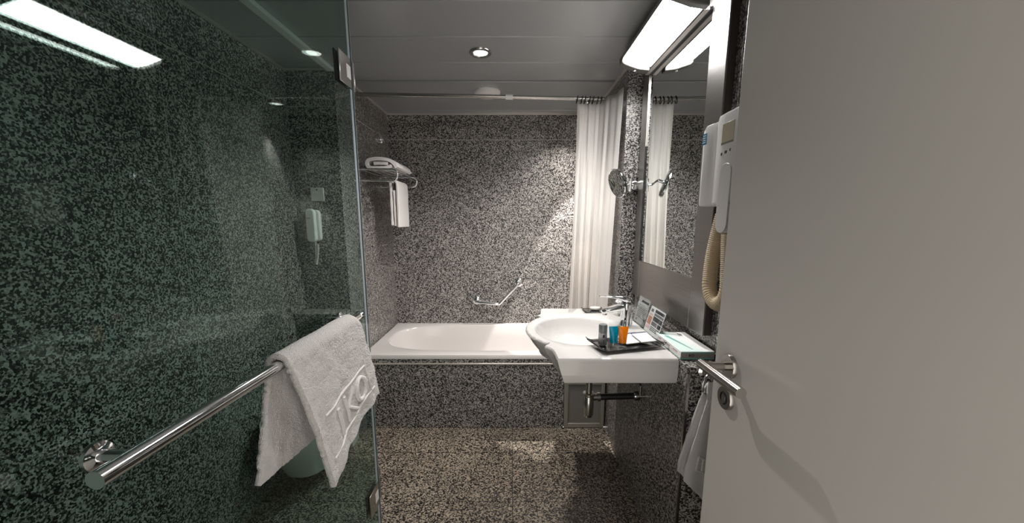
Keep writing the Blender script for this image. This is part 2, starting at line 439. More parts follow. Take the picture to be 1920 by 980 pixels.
# entrance door: opened inwards beside the camera
door = struct(box('door_1', 'door', None, 0.475, 0.515, 0.03, 0.834, 0.008, 2.06, bevel=0.002))
def door_part(mb, name, mat, parent=door, **k): return mb.build(name, mat, parent, smooth=True, **k)
ros = door_part(MB().lathe([(0.026, 0), (0.026, 0.007), (0.0245, 0.009), (0.010, 0.009)], (0.4755, 0.772, 1.086), (-1, 0, 0), 36), 'handle_rosette', 'steel_plain')
lev = MB().tube([(0.4755, 0.772, 1.086), (0.418, 0.772, 1.086)], 0.0095, 16)
lev.tube([(0.418, 0.788, 1.086), (0.418, 0.780, 1.086), (0.418, 0.640, 1.087)], 0.0105, 20)
door_part(lev, 'lever', 'steel_plain')
ke = door_part(MB().lathe([(0.026, 0), (0.026, 0.007), (0.0245, 0.009), (0.014, 0.009), (0.014, 0.004)], (0.4755, 0.772, 1.012), (-1, 0, 0), 36), 'lock_rosette', 'steel_plain')
door_part(MB().lathe([(0.0125, 0), (0.0125, 0.007), (0.010, 0.009)], (0.4755, 0.772, 1.012), (-1, 0, 0), 24), 'lock_bore', 'black', parent=ke)
door_part(MB().prism(rrect(0.772 - 0.006, 0.772 + 0.006, 1.000, 1.020, 0.005), 0.4650, 0.4668, 'x'), 'thumb_turn', 'steel_plain', parent=ke)

# ================================================================== LAMPS
def downlight(x, y, power, angle, label, lens_r=0.034, core=None, blend=0.75, aim=None):
    t = thing('downlight', (x, y, ZC), label, 'lamp', 'recessed ceiling downlights')
    MB().lathe([(0.036, 0.004), (0.036, -0.004), (0.040, -0.008), (0.053, -0.008), (0.056, -0.004), (0.056, 0.0)], (x, y, ZC), (0, 0, 1), 40, cap=False).build('bezel', 'chrome_dull', t, smooth=True)
    MB().lathe([(lens_r, 0.0), (lens_r, -0.002), (lens_r * 0.6, -0.004), (0.001, -0.005)], (x, y, ZC - 0.001), (0, 0, 1), 32).build('lens', 'spot_lens', t, smooth=True)
    ld = bpy.data.lights.new('downlight_bulb', 'SPOT'); ld.energy = power; ld.spot_size = math.radians(angle); ld.spot_blend = blend
    ld.shadow_soft_size = 0.025; ld.color = (1.0, 0.95, 0.90)
    lo = bpy.data.objects.new('downlight_bulb', ld); COL.objects.link(lo); lo.parent = t; lo.location = (0, 0, -0.012)
    if core:   # the narrow bright core of the reflector beam
        lc = bpy.data.lights.new('downlight_beam', 'SPOT'); lc.energy = core[0]; lc.spot_size = math.radians(core[1]); lc.spot_blend = 0.12
        lc.shadow_soft_size = 0.015; lc.color = (1.0, 0.95, 0.91)
        l2 = bpy.data.objects.new('downlight_beam', lc); COL.objects.link(l2); l2.parent = t; l2.location = (0, 0, -0.012)
    if aim:    # gimbal lamp, tilted
        q = (Vector(aim) - Vector((x, y, ZC))).to_track_quat('-Z', 'Y')
        for c in t.children:
            if c.type == 'LIGHT' and c.name.startswith('downlight_bulb'): c.rotation_euler = q.to_euler()
    return t
downlight(-0.160, 2.032, POWER_DOWNLIGHT, 138, 'round recessed downlight in the middle of the ceiling planks')
downlight(0.535, 2.86, POWER_TUB_DOWNLIGHT, 90, 'recessed downlight over the tub hidden behind the shower curtain', core=(POWER_TUB_BEAM, 47), blend=1.0, aim=(0.05, 3.0, 0.6))

PLACE = ABOUT_CAM
# long lit lamp over the mirror
lp = thing('vanity_lamp', (0.63, 1.8, ZC), 'long white lit lamp with grey end cap above the mirror', 'lamp')
prof = [(0.562, 2.203), (0.566, 2.198), (0.640, 2.172), (0.690, 2.163), (0.698, 2.170), (0.698, 2.203)]
box('housing', 'panel_grey', lp, 0.557, 0.6985, 1.500, 2.055, 2.2045, 2.225)
MB().prism([(a, b) for a, b in prof], 1.500, 2.055, 'y').build('diffuser', 'tube_light', lp, bevel=0.004, seg=2)
MB().prism([(0.556, 2.225), (0.556, 2.192), (0.570, 2.180), (0.640, 2.158), (0.700, 2.150), (0.700, 2.225)], 2.056, 2.105, 'y').build('end_cap', 'panel_grey', lp, bevel=0.004)
MB().prism([(0.556, 2.225), (0.556, 2.192), (0.570, 2.180), (0.640, 2.158), (0.700, 2.150), (0.700, 2.225)], 1.465, 1.499, 'y').build('end_cap', 'panel_grey', lp, bevel=0.004)
MB().lathe([(0.008, 0), (0.008, 0.004), (0.004, 0.007)], (0.632, 2.083, 2.1615), (0.28, 0, -0.95), 16).build('screw', 'white_plastic', lp, smooth=True)

# ================================================================== MIRROR CABINET
XM, XW = 0.738, 0.7745
mi = thing('wall_mirror', (XM, 1.8, 0.955), 'tall wall mirror in a brushed steel frame above the washbasin', 'mirror')
box('side_panel', 'mirror_frame_dark', mi, XM + 0.003, XW - 0.001, 1.402, 1.412, 0.955, 2.215)
box('back_box', 'mirror_frame_dark', mi, XM + 0.008, XW - 0.001, 1.413, 2.258, 0.957, 2.213)
box('stile', 'steel', mi, XM, XM + 0.007, 1.400, 1.522, 0.953, 2.215, bevel=0.001)
box('stile', 'steel', mi, XM, XM + 0.007, 2.158, 2.262, 0.953, 2.215, bevel=0.001)
box('bottom_panel', 'steel', mi, XM, XM + 0.007, 1.5235, 2.1565, 0.953, 1.166, bevel=0.001)
box('top_rail', 'steel', mi, XM, XM + 0.007, 1.5235, 2.1565, 2.180, 2.215, bevel=0.001)
box('mirror_glass', 'mirror', mi, XM + 0.001, XM + 0.006, 1.5235, 2.1565, 1.1675, 2.1785)
box('edge_strip', 'black', mi, 0.6995, 0.7075, 1.5235, 2.1565, 2.164, 2.176)
box('edge_strip', 'trim', mi, 0.708, 0.7285, 1.5235, 2.1565, 2.164, 2.176)
box('edge_strip', 'black', mi, 0.729, XM - 0.0002, 1.5235, 2.1565, 2.164, 2.176)
box('edge_strip', 'trim', mi, XM - 0.005, XM - 0.0005, 2.1535, 2.1585, 1.80, 2.163)
box('edge_strip', 'black', mi, XM - 0.005, XM - 0.0005, 2.1535, 2.1585, 1.168, 1.799)

PLACE = None
# ================================================================== BATHTUB
def superell(cx, cy, a, b, n, N=96):
    out = []
    for k in range(N):
        t = 2 * PI * k / N; c, s = math.cos(t), math.sin(t)
        out.append((cx + a * math.copysign(abs(c) ** (2 / n), c), cy + b * math.copysign(abs(s) ** (2 / n), s)))
    return out
def rect_from(loop, x0, x1, y0, y1):
    """project each point of a loop onto a rectangle outline, from the rectangle's centre"""
    cx, cy = (x0 + x1) / 2, (y0 + y1) / 2; hx, hy = (x1 - x0) / 2, (y1 - y0) / 2; out = []
    for x, y in loop:
        dx, dy = x - cx, y - cy; k = min(hx / abs(dx) if dx else 9e9, hy / abs(dy) if dy else 9e9); out.append((cx + dx * k, cy + dy * k))
    return out
tb = thing('bathtub', (-0.187, 2.74, 0.0), 'white enamelled bathtub built in below the grab bar', 'bathtub')
tx0, tx1, ty0, ty1 = XAL + 0.002, XAR - 0.002, 2.348, YB - 0.002
cx, cy = (tx0 + tx1) / 2, (ty0 + ty1) / 2 + 0.017
inner = superell(cx, cy, 0.742, 0.312, 3.2, 128)
outer = rect_from(inner, tx0, tx1, ty0, ty1)
def sc(loop, kx, ky, z, dx=0): return [(cx + (x - cx) * kx + dx, cy + (y - cy) * ky, z) for x, y in loop]
rg = [[(x, y, 0.4935) for x, y in outer], [(x, y, 0.514) for x, y in outer],
      [(cx + (x - cx) * 0.996, cy + (y - cy) * 0.993, 0.521) for x, y in outer],
      sc(inner, 1.012, 1.025, 0.521), sc(inner, 1.0, 1.0, 0.518), sc(inner, 0.985, 0.975, 0.500), sc(inner, 0.95, 0.93, 0.40), sc(inner, 0.90, 0.86, 0.25), sc(inner, 0.86, 0.80, 0.17), sc(inner, 0.78, 0.68, 0.135), sc(inner, 0.2, 0.2, 0.13)]
MB().rings(rg, cap0=False).build('tub_shell', 'enamel', tb, smooth=True)
MB().lathe([(0.028, 0), (0.028, 0.003), (0.012, 0.004)], (0.35, cy, 0.1325), (0, 0, 1), 24).build('drain', 'chrome', tb, smooth=True)

# access panel in the tub apron
acp = thing('access_panel', (0.48, 2.35, 0.0), 'grey framed access panel in the tub front below the washbasin', 'panel')
for b in ((0.347, 0.374, 0.006, 0.346), (0.596, 0.619, 0.006, 0.346), (0.3742, 0.5958, 0.316, 0.346), (0.3742, 0.5958, 0.006, 0.036)):
    box('frame_bar', 'panel_frame', acp, b[0], b[1], 2.344, 2.3695, b[2], b[3], bevel=0.002)
box('plate', 'panel_grey', acp, 0.3745, 0.5955, 2.352, 2.362, 0.0365, 0.3155)

# ================================================================== GRAB BAR
gb = thing('grab_bar', (-0.13, YB, 0.72), 'bent chrome grab bar on the granite back wall above the tub', 'grab bar')
yg = YB - 0.062
pts = [(-0.305, YB - 0.004, 0.722), (-0.305, yg + 0.02, 0.722), (-0.298, yg + 0.004, 0.720), (-0.28, yg, 0.717), (-0.125, yg, 0.702), (-0.112, yg, 0.703), (-0.102, yg, 0.712), (0.036, yg, 0.858), (0.048, yg + 0.004, 0.871), (0.054, yg + 0.02, 0.876), (0.054, YB - 0.004, 0.876)]
MB().tube(pts, 0.0125, 16).build('bar', 'chrome', gb, smooth=True)
for x, z in ((-0.305, 0.722), (0.054, 0.876)):
    MB().lathe([(0.036, 0.0), (0.036, 0.006), (0.030, 0.012), (0.013, 0.013)], (x, YB - 0.001, z), (0, -1, 0), 28).build('rosette', 'chrome', gb, smooth=True)

# ================================================================== CURTAIN
YR = 2.45
rod = thing('curtain_rod', (-0.2, YR, 2.15), 'thin steel shower curtain rod spanning the tub alcove', 'curtain rod')
MB().tube([(XAL + 0.002, YR, 2.160), (-0.4, YR, 2.152), (0.1, YR, 2.141), (0.35, YR, 2.136), (XAR - 0.002, YR, 2.129)], 0.0115, 14).build('rod', 'steel_plain', rod, smooth=True)
for x, z, d in ((XAL + 0.001, 2.160, 1), (XAR - 0.001, 2.129, -1)):
    MB().lathe([(0.026, 0), (0.026, 0.006), (0.013, 0.012)], (x, YR, z), (d, 0, 0), 20).build('end_flange', 'steel_plain', rod, smooth=True)
tape = MB().tube([(-0.042, YR, 2.1445), (0.002, YR, 2.1435)], 0.0155, 14).build('tape_wrap', 'white_plastic', rod)
ct = thing('shower_curtain', (0.5, YR, 0.55), 'white shower curtain gathered at the right end of the rod', 'curtain')
def cur(u, v):
    z = 2.122 - v * (2.122 - 0.555)
    x1 = 0.618 - 0.030 * v
    x0 = 0.400 - 0.016 * v + 0.004 * math.sin(v * 5)
    ph = u * 2 * PI * 5.0
    a = 0.009 + 0.008 * v
    x = x0 + (x1 - x0) * (u + 0.012 * math.sin(ph * 2 + 1 + v * 2))
    y = YR + 0.012 + a * math.sin(ph + 1.3 * math.sin(v * 2.2) + 0.8 * math.sin(u * 17)) * (0.6 + 0.4 * math.sin(u * 23 + 1)) + 0.008 * math.sin(u * 40 + v * 3) * v - (0.23 - 0.07 * v) * max(0, (u - 0.55) / 0.45) ** 1.6
    return (x, y, z + 0.006 * math.cos(ph))
MB().grid(cur, 220, 40).build('cloth', 'curtain', ct, smooth=True, solid=0.001)
def hem(u, v):
    z = 2.100 - v * 0.9
    return (0.374 + 0.012 * u - 0.002 * v, YR + 0.004 - 0.012 * u + 0.004 * math.sin(v * 9), z)
for k in range(9):
    x = 0.397 + k * 0.0245 + (0.004 if k % 2 else 0); z = 2.1345 - (x - 0.39) * 0.026
    MB().tube([(x + 0.004 * math.sin(a * 2 * PI / 18), YR + 0.017 * math.cos(a * 2 * PI / 18), z - 0.006 + 0.021 * math.sin(a * 2 * PI / 18)) for a in range(18)], 0.0028, 8, closed=True).build('ring', 'black', ct, smooth=True)

# ================================================================== CEILING VENT
vt = thing('ceiling_vent', (-0.168, 2.616, ZC), 'round white domed ceiling vent behind the curtain rod', 'vent')
MB().lathe([(0.088, 0.0), (0.088, -0.006), (0.084, -0.018), (0.07, -0.028), (0.05, -0.032), (0.001, -0.033)], (-0.168, 2.616, ZC), (0, 0, 1), 40).build('cover', 'white_plastic', vt, smooth=True)
for k in range(5):
    box('grille_slat', 'trim', vt, -0.168 - 0.04 + k * 0.018, -0.168 - 0.032 + k * 0.018, 2.58, 2.65, ZC - 0.036, ZC - 0.0305)

# ================================================================== TOWEL RACK
rk = thing('towel_rack', (XAL, 2.66, 1.64), 'chrome towel shelf with looped ends on the alcove left wall', 'towel rack')
ZK = 1.713
for y in (2.425, 2.90):
    xe = -0.722
    lp_pts = [(XAL + 0.003, y, ZK)] + [(xe - 0.034 + 0.034 * math.cos(t), y, ZK - 0.034 + 0.034 * math.sin(t)) for t in [math.radians(a) for a in range(90, -91, -15)]] + [(XAL + 0.003, y, ZK - 0.068)]
    MB().tube(lp_pts, 0.0065, 12).build('end_loop', 'chrome', rk, smooth=True)
    for z in (ZK, ZK - 0.068):
        MB().lathe([(0.016, 0), (0.016, 0.004), (0.008, 0.007)], (XAL + 0.0005, y, z), (1, 0, 0), 18).build('rosette', 'chrome', rk, smooth=True)
for x in (-0.955, -0.905, -0.855, -0.805, -0.755):
    MB().tube([(x, 2.425, ZK - 0.001), (x, 2.90, ZK - 0.001)], 0.005, 10).build('shelf_bar', 'chrome', rk, smooth=True)
MB().tube([(-0.800, 2.425, ZK - 0.068), (-0.800, 2.90, ZK - 0.068)], 0.0055, 10).build('rail', 'chrome', rk, smooth=True)

def wobf(seed, a):
    r = random.Random(seed); p, q = r.random() * 6, r.random() * 6
    return lambda x, z, j: a * math.sin(60 * x + p) + a * math.sin(45 * z + q)
ft = MB()
zb = ZK + 0.0155
path = [(-0.775, zb + 0.012), (-0.80, zb + 0.002), (-0.85, zb), (-0.905, zb)]
path += [(-0.910 + 0.025 * math.cos(math.radians(a)), zb + 0.027 + 0.025 * math.sin(math.radians(a))) for a in range(250, 100, -20)]
path += [(-0.88, zb + 0.058), (-0.84, zb + 0.058), (-0.79, zb + 0.050), (-0.762, zb + 0.032), (-0.748, zb + 0.010), (-0.744, zb + 0.002)]
ribbon(ft, path, 0.021, 2.480, 2.82, 10, wobf(3, 0.003))
fto = ft.build('folded_towel', 'towel_fold', None, smooth=True, bevel=0.003)
ft2 = MB(); ribbon(ft2, [(-0.890, zb + 0.0275), (-0.865, zb + 0.0295), (-0.83, zb + 0.0285), (-0.80, zb + 0.026)], 0.020, 2.476, 2.81, 8, wobf(5, 0.003))
o2 = ft2.build('inner_fold', 'towel_fold', fto, smooth=True, bevel=0.003)
tag(fto, 'white bath towel folded flat on top of the chrome shelf', 'towel')
ht = MB()
zt = ZK - 0.068
def over(x0, x1, zb0, zb1, zt, n=8):
    c = (x0 + x1) / 2; r = (x1 - x0) / 2
    p = [(x0, zb0 + (zt - zb0) * k / 6) for k in range(6)] + [(c - r * math.cos(PI * k / n), zt + min(r, 0.02) * math.sin(PI * k / n)) for k in range(n + 1)] + [(x1, zt - (zt - zb1) * k / 6) for k in range(1, 7)]
    return p
ribbon(ht, over(-0.828, -0.783, 1.362, 1.350, zt - 0.004), 0.0145, 2.60, 2.845, 8, wobf(8, 0.003))
hto = ht.build('hanging_towel', 'towel_fold', None, smooth=True, bevel=0.003)
h2 = MB(); ribbon(h2, [(-0.8055, 1.358 + 0.03 * k + 0.0) for k in range(9)], 0.0135, 2.606, 2.84, 8, wobf(9, 0.003)); h2.build('inner_fold', 'towel_fold', hto, smooth=True, bevel=0.003)
tag(hto, 'white towel hanging over the rail under the chrome shelf', 'towel')
dk = MB().lathe([(0.030, 0), (0.030, 0.012), (0.026, 0.018), (0.012, 0.020), (0.010, 0.030), (0.004, 0.031)], (XAL + 0.0005, 2.944, 1.993), (1, 0, 0), 32).build('clothesline_reel', 'chrome', None, smooth=True)
tag(dk, 'small round chrome clothesline reel high on the alcove left wall', 'clothesline')

# ================================================================== WASHBASIN
PLACE = ABOUT_CAM
bs = thing('washbasin', (0.40, 1.76, 0.78), 'white ceramic washbasin with round front bowl on the right', 'washbasin')
BC = (0.36, 1.752)
def outline():
    P = [(0.632, 1.348), (0.632, 2.170), (0.168, 2.170)]
    P += [(0.160, 2.10), (0.156, 2.055)]
    P += [(0.150, 2.030), (0.130, 2.005)]
    for a in range(40, -41, -8):
        t = math.radians(a); P.append((0.500 - 0.437 * math.cos(t), 1.752 + 0.375 * math.sin(t)))
    P += [(0.130, 1.500), (0.150, 1.478), (0.162, 1.455), (0.168, 1.42), (0.172, 1.348)]
    return P
def cast(poly, c, N=200):
    out = []
    # choose directions so that every corner of the outline is hit
    dirs = sorted(set([round(2 * PI * k / N, 6) for k in range(N)] + [round(math.atan2(p[1] - c[1], p[0] - c[0]) % (2 * PI), 6) for p in poly]))
    for t in dirs:
        d = (math.cos(t), math.sin(t)); best = None
        for i in range(len(poly)):
            a, b = poly[i], poly[(i + 1) % len(poly)]
            ex, ey = b[0] - a[0], b[1] - a[1]; den = d[0] * ey - d[1] * ex
            if abs(den) < 1e-12: continue
            wx, wy = a[0] - c[0], a[1] - c[1]
            k = (wx * ey - wy * ex) / den; s = (wx * d[1] - wy * d[0]) / den
            if k > 0 and -1e-6 <= s <= 1 + 1e-6 and (best is None or k > best): best = k
        out.append((c[0] + d[0] * best, c[1] + d[1] * best, t))
    return out
OL = cast(outline(), BC)
def inset(d, z, bowl=0.0):
    r = []
    for x, y, t in OL:
        w = max(0.0, min(1.0, (0.165 - x) / 0.05)); w = w * w * (3 - 2 * w)
        ln = math.hypot(x - BC[0], y - BC[1]); k = 1 - d / ln - bowl * w
        px_ = BC[0] + (x - BC[0]) * k; py_ = BC[1] + (y - BC[1]) * k
        if x < 0.30: px_ += 0.026 * max(0.0, (0.868 - z) / 0.09)
        if x > 0.625 and bowl == 0: px_ = x - min(d, 0.002)
        r.append((px_, py_, z))
    return r
def bowl(k, z, dx=0.0): return [(BC[0] - 0.045 + dx + 0.205 * k * math.cos(t), BC[1] + 0.235 * k * math.sin(t), z) for x, y, t in OL]
rings = [[(0.39 + (x - 0.39) * 0.42, 1.752 + (y - 1.752) * 0.30, 0.692) for x, y, t in OL],
         [(0.40 + (x - 0.40) * 0.62, 1.752 + (y - 1.752) * 0.52, 0.722) for x, y, t in OL],
         [(0.40 + (x - 0.40) * 0.80, 1.752 + (y - 1.752) * 0.66, 0.765) for x, y, t in OL],
         inset(0.016, 0.777, 0.16), inset(0.007, 0.780, 0.14), inset(0.003, 0.786, 0.115), inset(0.001, 0.815, 0.065), inset(0.0, 0.845, 0.02), inset(0.0, 0.868, 0.0), inset(0.002, 0.8755, 0.0), inset(0.007, 0.880, 0.0)]
top = rings[-1]
b1 = bowl(1.10, 0.880)
rings.append([tuple(a[i] + (b[i] - a[i]) * 0.75 for i in range(3)) for a, b in zip(top, b1)])
rings += [bowl(1.04, 0.8795), bowl(1.0, 0.876), bowl(0.975, 0.866), bowl(0.93, 0.840), bowl(0.84, 0.800), bowl(0.68, 0.768), bowl(0.45, 0.752), bowl(0.12, 0.746), bowl(0.09, 0.746)]
MB().rings(rings).build('basin_body', 'ceramic', bs, smooth=True)
MB().lathe([(0.030, 0), (0.030, 0.003), (0.022, 0.004), (0.016, 0.002)], (BC[0] - 0.045, BC[1], 0.7465), (0, 0, 1), 24).build('drain', 'chrome', bs, smooth=True)

# faucet
fc = thing('faucet', (0.555, 1.80, 0.88), 'chrome single lever mixer tap at the back of the washbasin', 'faucet')
MB().lathe([(0.027, 0), (0.027, 0.004), (0.0255, 0.008), (0.0250, 0.05), (0.0265, 0.085), (0.0275, 0.112), (0.023, 0.120)], (0.558, 1.80, 0.8805), (0.05, 0, 1), 28).build('body', 'chrome', fc, smooth=True)
def loft(secs, n=16):
    R = []
    for p, d, a, b in secs:
        p, d = Vector(p), Vector(d).normalized(); s_ = Vector((0, 1, 0)); u_ = s_.cross(d).normalized()
        R.append([tuple(p + s_ * a * math.copysign(abs(math.cos(t)) ** 0.7, math.cos(t)) + u_ * b * math.copysign(abs(math.sin(t)) ** 0.7, math.sin(t))) for t in [2 * PI * k / n for k in range(n)]])
    return R
MB().rings(loft([((0.556, 1.80, 0.977), (-1, 0, -0.2), 0.023, 0.020), ((0.52, 1.80, 0.972), (-1, 0, -0.22), 0.023, 0.0175), ((0.48, 1.80, 0.962), (-1, 0, -0.25), 0.022, 0.0145), ((0.447, 1.80, 0.953), (-1, 0, -0.25), 0.021, 0.0115), ((0.442, 1.80, 0.951), (-1, 0, -0.25), 0.016, 0.008)])).build('spout', 'chrome', fc, smooth=True)
MB().lathe([(0.011, 0), (0.011, 0.010), (0.008, 0.011)], (0.457, 1.80, 0.946), (0.1, 0, -1), 16).build('aerator', 'chrome_dull', fc, smooth=True)
MB().rings(loft([((0.578, 1.80, 1.010), (-1, 0, 0.3), 0.020, 0.014), ((0.556, 1.80, 1.016), (-1, 0, 0.3), 0.024, 0.017), ((0.532, 1.80, 1.022), (-1, 0, 0.2), 0.022, 0.013), ((0.50, 1.80, 1.027), (-1, 0, 0.12), 0.018, 0.007), ((0.45, 1.80, 1.030), (-1, 0, 0.05), 0.015, 0.0045), ((0.428, 1.80, 1.030), (-1, 0, 0.0), 0.011, 0.003)])).build('lever', 'chrome', fc, smooth=True)
MB().tube([(0.592, 1.80, 0.8805), (0.592, 1.80, 0.945)], 0.003, 8).build('pop_up_rod', 'chrome', fc, smooth=True)
MB().lathe([(0.004, 0), (0.006, 0.006), (0.003, 0.012)], (0.592, 1.80, 0.943), (0, 0, 1), 12).build('pop_up_knob', 'chrome', fc, smooth=True)

# bottle trap and pipes under the basin
tp = thing('bottle_trap', (0.395, 1.78, 0.39), 'chrome bottle trap with black waste pipe under the washbasin', 'trap')
TX, TY = 0.392, 1.80
MB().lathe([(0.0165, 0.0), (0.0165, 0.172)], (TX, TY, 0.515), (0, 0, 1), 24).build('tail_pipe', 'chrome_dull', tp, smooth=True)
MB().lathe([(0.010, -0.006), (0.021, 0.0), (0.0265, 0.015), (0.0265, 0.055), (0.0275, 0.056), (0.0275, 0.110), (0.0265, 0.112), (0.030, 0.114), (0.030, 0.128), (0.018, 0.132)], (TX, TY, 0.395), (0, 0, 1), 28).build('bottle', 'chrome_dull', tp, smooth=True)
MB().lathe([(0.018, 0), (0.018, 0.018), (0.023, 0.019), (0.023, 0.034), (0.017, 0.036)], (TX + 0.024, TY, 0.500), (1, 0, 0.03), 20).build('coupling_nut', 'chrome_dull', tp, smooth=True)
MB().tube([(TX + 0.058, TY, 0.501), (0.630, TY, 0.507)], 0.0165, 18).build('waste_pipe', 'black', tp, smooth=True)
MB().lathe([(0.024, 0), (0.024, 0.020), (0.020, 0.021)], (0.6495, TY, 0.507), (-1, 0, 0), 20).build('wall_sleeve', 'black', tp, smooth=True)
vv = thing('stop_valve', (0.64, 1.74, 0.55), 'small dark stop valve on the wall beside the waste pipe', 'valve')
MB().tube([(0.6495, 1.72, 0.545), (0.612, 1.72, 0.545)], 0.008, 12).tube([(0.627, 1.72, 0.545), (0.627, 1.72, 0.60)], 0.006, 10).build('body', 'chrome_dull', vv, smooth=True)
MB().tube([(0.627, 1.72, 0.60), (0.612, 1.725, 0.66), (0.60, 1.74, 0.715)], 0.005, 8).build('supply_hose', 'rubber', vv, smooth=True)
MB().lathe([(0.012, 0), (0.013, 0.008), (0.010, 0.014)], (0.612, 1.72, 0.545), (-1, 0, 0), 14).build('knob', 'chrome', vv, smooth=True)

# ================================================================== THINGS ON THE BASIN
def tray(name, c, ang, L, Wd, lift, up, label, mat='lacquer'):
    ca, sa = math.cos(ang), math.sin(ang)
    def fn(u, v):
        a = (u - 0.5) * L; b = (v - 0.5) * Wd
        e = max(abs(u - 0.5) * 2, 0); f = abs(v - 0.5) * 2
        h = lift + up * max(0, (e - 0.82) / 0.18) ** 1.6 + up * 0.45 * max(0, (f - 0.80) / 0.2) ** 1.6
        return (c[0] + a * ca - b * sa, c[1] + a * sa + b * ca, c[2] + h)
    o = MB().grid(fn, 29, 17).build(name, mat, None, smooth=True, solid=0.003, offset=1)
    return tag(o, label, 'tray')
ZB = 0.8805
ta = math.atan2(1.458 - 1.39, 0.603 - 0.345)
tr = tray('amenity_tray', (0.470, 1.497, ZB), ta, 0.285, 0.150, 0.008, 0.014, 'black lacquer tray with toiletries at the front of the washbasin')
for a, b in ((-0.09, -0.045), (0.09, -0.045), (-0.09, 0.045), (0.09, 0.045)):
    x = 0.470 + a * math.cos(ta) - b * math.sin(ta); y = 1.497 + a * math.sin(ta) + b * math.cos(ta)
    MB().lathe([(0.007, 0), (0.007, 0.0075)], (x, y, ZB + 0.0002), (0, 0, 1), 12).build('foot', 'lacquer', tr, smooth=True)
ZTY = ZB + 0.0118
def tl(a, b): return (0.470 + a * math.cos(ta) - b * math.sin(ta), 1.497 + a * math.sin(ta) + b * math.cos(ta), ZTY)
# small grey bottle
p = tl(-0.100, 0.008)
bt = thing('deodorant_bottle', p, 'small silver bottle with dark grey cap standing on the tray', 'bottle')
MB().lathe([(0.0160, 0.0), (0.0175, 0.002), (0.0175, 0.052), (0.0160, 0.053)], p, (0, 0, 1), 28).build('body', 'silver_bottle', bt, smooth=True)
MB().lathe([(0.0170, 0.0535), (0.0175, 0.055), (0.0175, 0.082), (0.0160, 0.086), (0.001, 0.086)], p, (0, 0, 1), 28).build('cap', 'grey_lid', bt, smooth=True)
MB().box(p[0] - 0.004, p[0] + 0.004, p[1] - 0.0182, p[1] - 0.0170, p[2] + 0.034, p[2] + 0.047).box(p[0] - 0.0015, p[0] + 0.0015, p[1] - 0.0182, p[1] - 0.0173, p[2] + 0.010, p[2] + 0.026).build('emblem', 'print_dark', bt)
def tube_bottle(pos, gelm, name, label):
    t = thing(name, pos, label, 'tube bottle', 'gel tubes on the tray')
    def shell(k, z0, z1, flare):
        R = []
        for i in range(9):
            h = i / 8; z = z0 + (z1 - z0) * h
            a = (0.0150 + flare * h) * k; b = (0.0150 - 0.0135 * h ** 1.4) * k
            R.append([(pos[0] + a * math.cos(q), pos[1] + b * math.sin(q), pos[2] + z) for q in [2 * PI * j / 28 for j in range(28)]])
        return R
    MB().rings(shell(1.0, 0.014, 0.092, 0.0085)).build('tube_skin', 'clear', t, smooth=True)
    MB().rings(shell(0.95, 0.0155, 0.082, 0.008)).build('gel', gelm, t, smooth=True)
    MB().lathe([(0.0140, 0.0), (0.0148, 0.001), (0.0148, 0.0125), (0.0135, 0.0138)], pos, (0, 0, 1), 24).build('cap', 'drink_glass', t, smooth=True)
    box('crimp', 'clear', t, pos[0] - 0.0238, pos[0] + 0.0238, pos[1] - 0.001, pos[1] + 0.001, pos[2] + 0.0921, pos[2] + 0.101)
    return t
tube_bottle(tl(-0.064, -0.018), 'gel_blue', 'shower_gel_tube', 'clear tube of turquoise blue gel standing on the tray')
tube_bottle(tl(-0.030, -0.030), 'gel_orange', 'shampoo_tube', 'clear tube of orange gel standing on the tray')
# paper sachets on the tray
def sachet(c, ang, L, Wd, z, tilt, name, label, navy=True):
    o = thing(name, (c[0], c[1], z), label, 'sachet')
    ca, sa = math.cos(ang), math.sin(ang)
    def P(a, b, h): return (c[0] + a * ca - b * sa, c[1] + a * sa + b * ca, z + h + tilt * (b / Wd + 0.5))
    def slab(a0, a1, b0, b1, h0, h1):
        vs = [P(a, b, h) for h in (h0, h1) for a, b in ((a0, b0), (a1, b0), (a1, b1), (a0, b1))]
        return MB().add(vs, [(0, 3, 2, 1), (4, 5, 6, 7), (0, 1, 5, 4), (1, 2, 6, 5), (2, 3, 7, 6), (3, 0, 4, 7)])
    slab(-L / 2, L / 2, -Wd / 2, Wd / 2, 0, 0.004).build('packet', 'paper', o, bevel=0.0008, seg=1)
    if navy: slab(-L / 2, L / 2, Wd / 2 + 0.0002, Wd / 2 + 0.0075, 0.0006, 0.0045).build('navy_edge', 'print_navy', o)
    return o
q = tl(0.045, 0.022); sachet(q, ta + 0.06, 0.105, 0.082, ZTY + 0.001, 0.012, 'vanity_sachet', 'white paper sachet lying on the tray behind the orange tube')
q = tl(0.092, 0.004); sachet(q, ta + 0.02, 0.072, 0.074, ZTY + 0.0065, 0.014, 'comb_sachet', 'white paper sachet at the right end of the tray')

# soap dish and soap
tray('soap_dish', (0.468, 2.105, ZB), 0.05, 0.118, 0.095, 0.003, 0.007, 'small black soap dish at the far corner of the washbasin')
so = MB().rings([[(0.478 + a * k * 0.031, 2.105 + b * k * 0.022, ZB + 0.0065 + h) for a, b in [(math.cos(t), math.sin(t)) for t in [2 * PI * j / 28 for j in range(28)]]] for k, h in ((0.86, 0), (1, 0.005), (1, 0.012), (0.9, 0.016), (0.4, 0.0175))]).build('soap_bar', 'soap', None, smooth=True)
tag(so, 'oval white soap bar lying in the small black dish', 'soap')

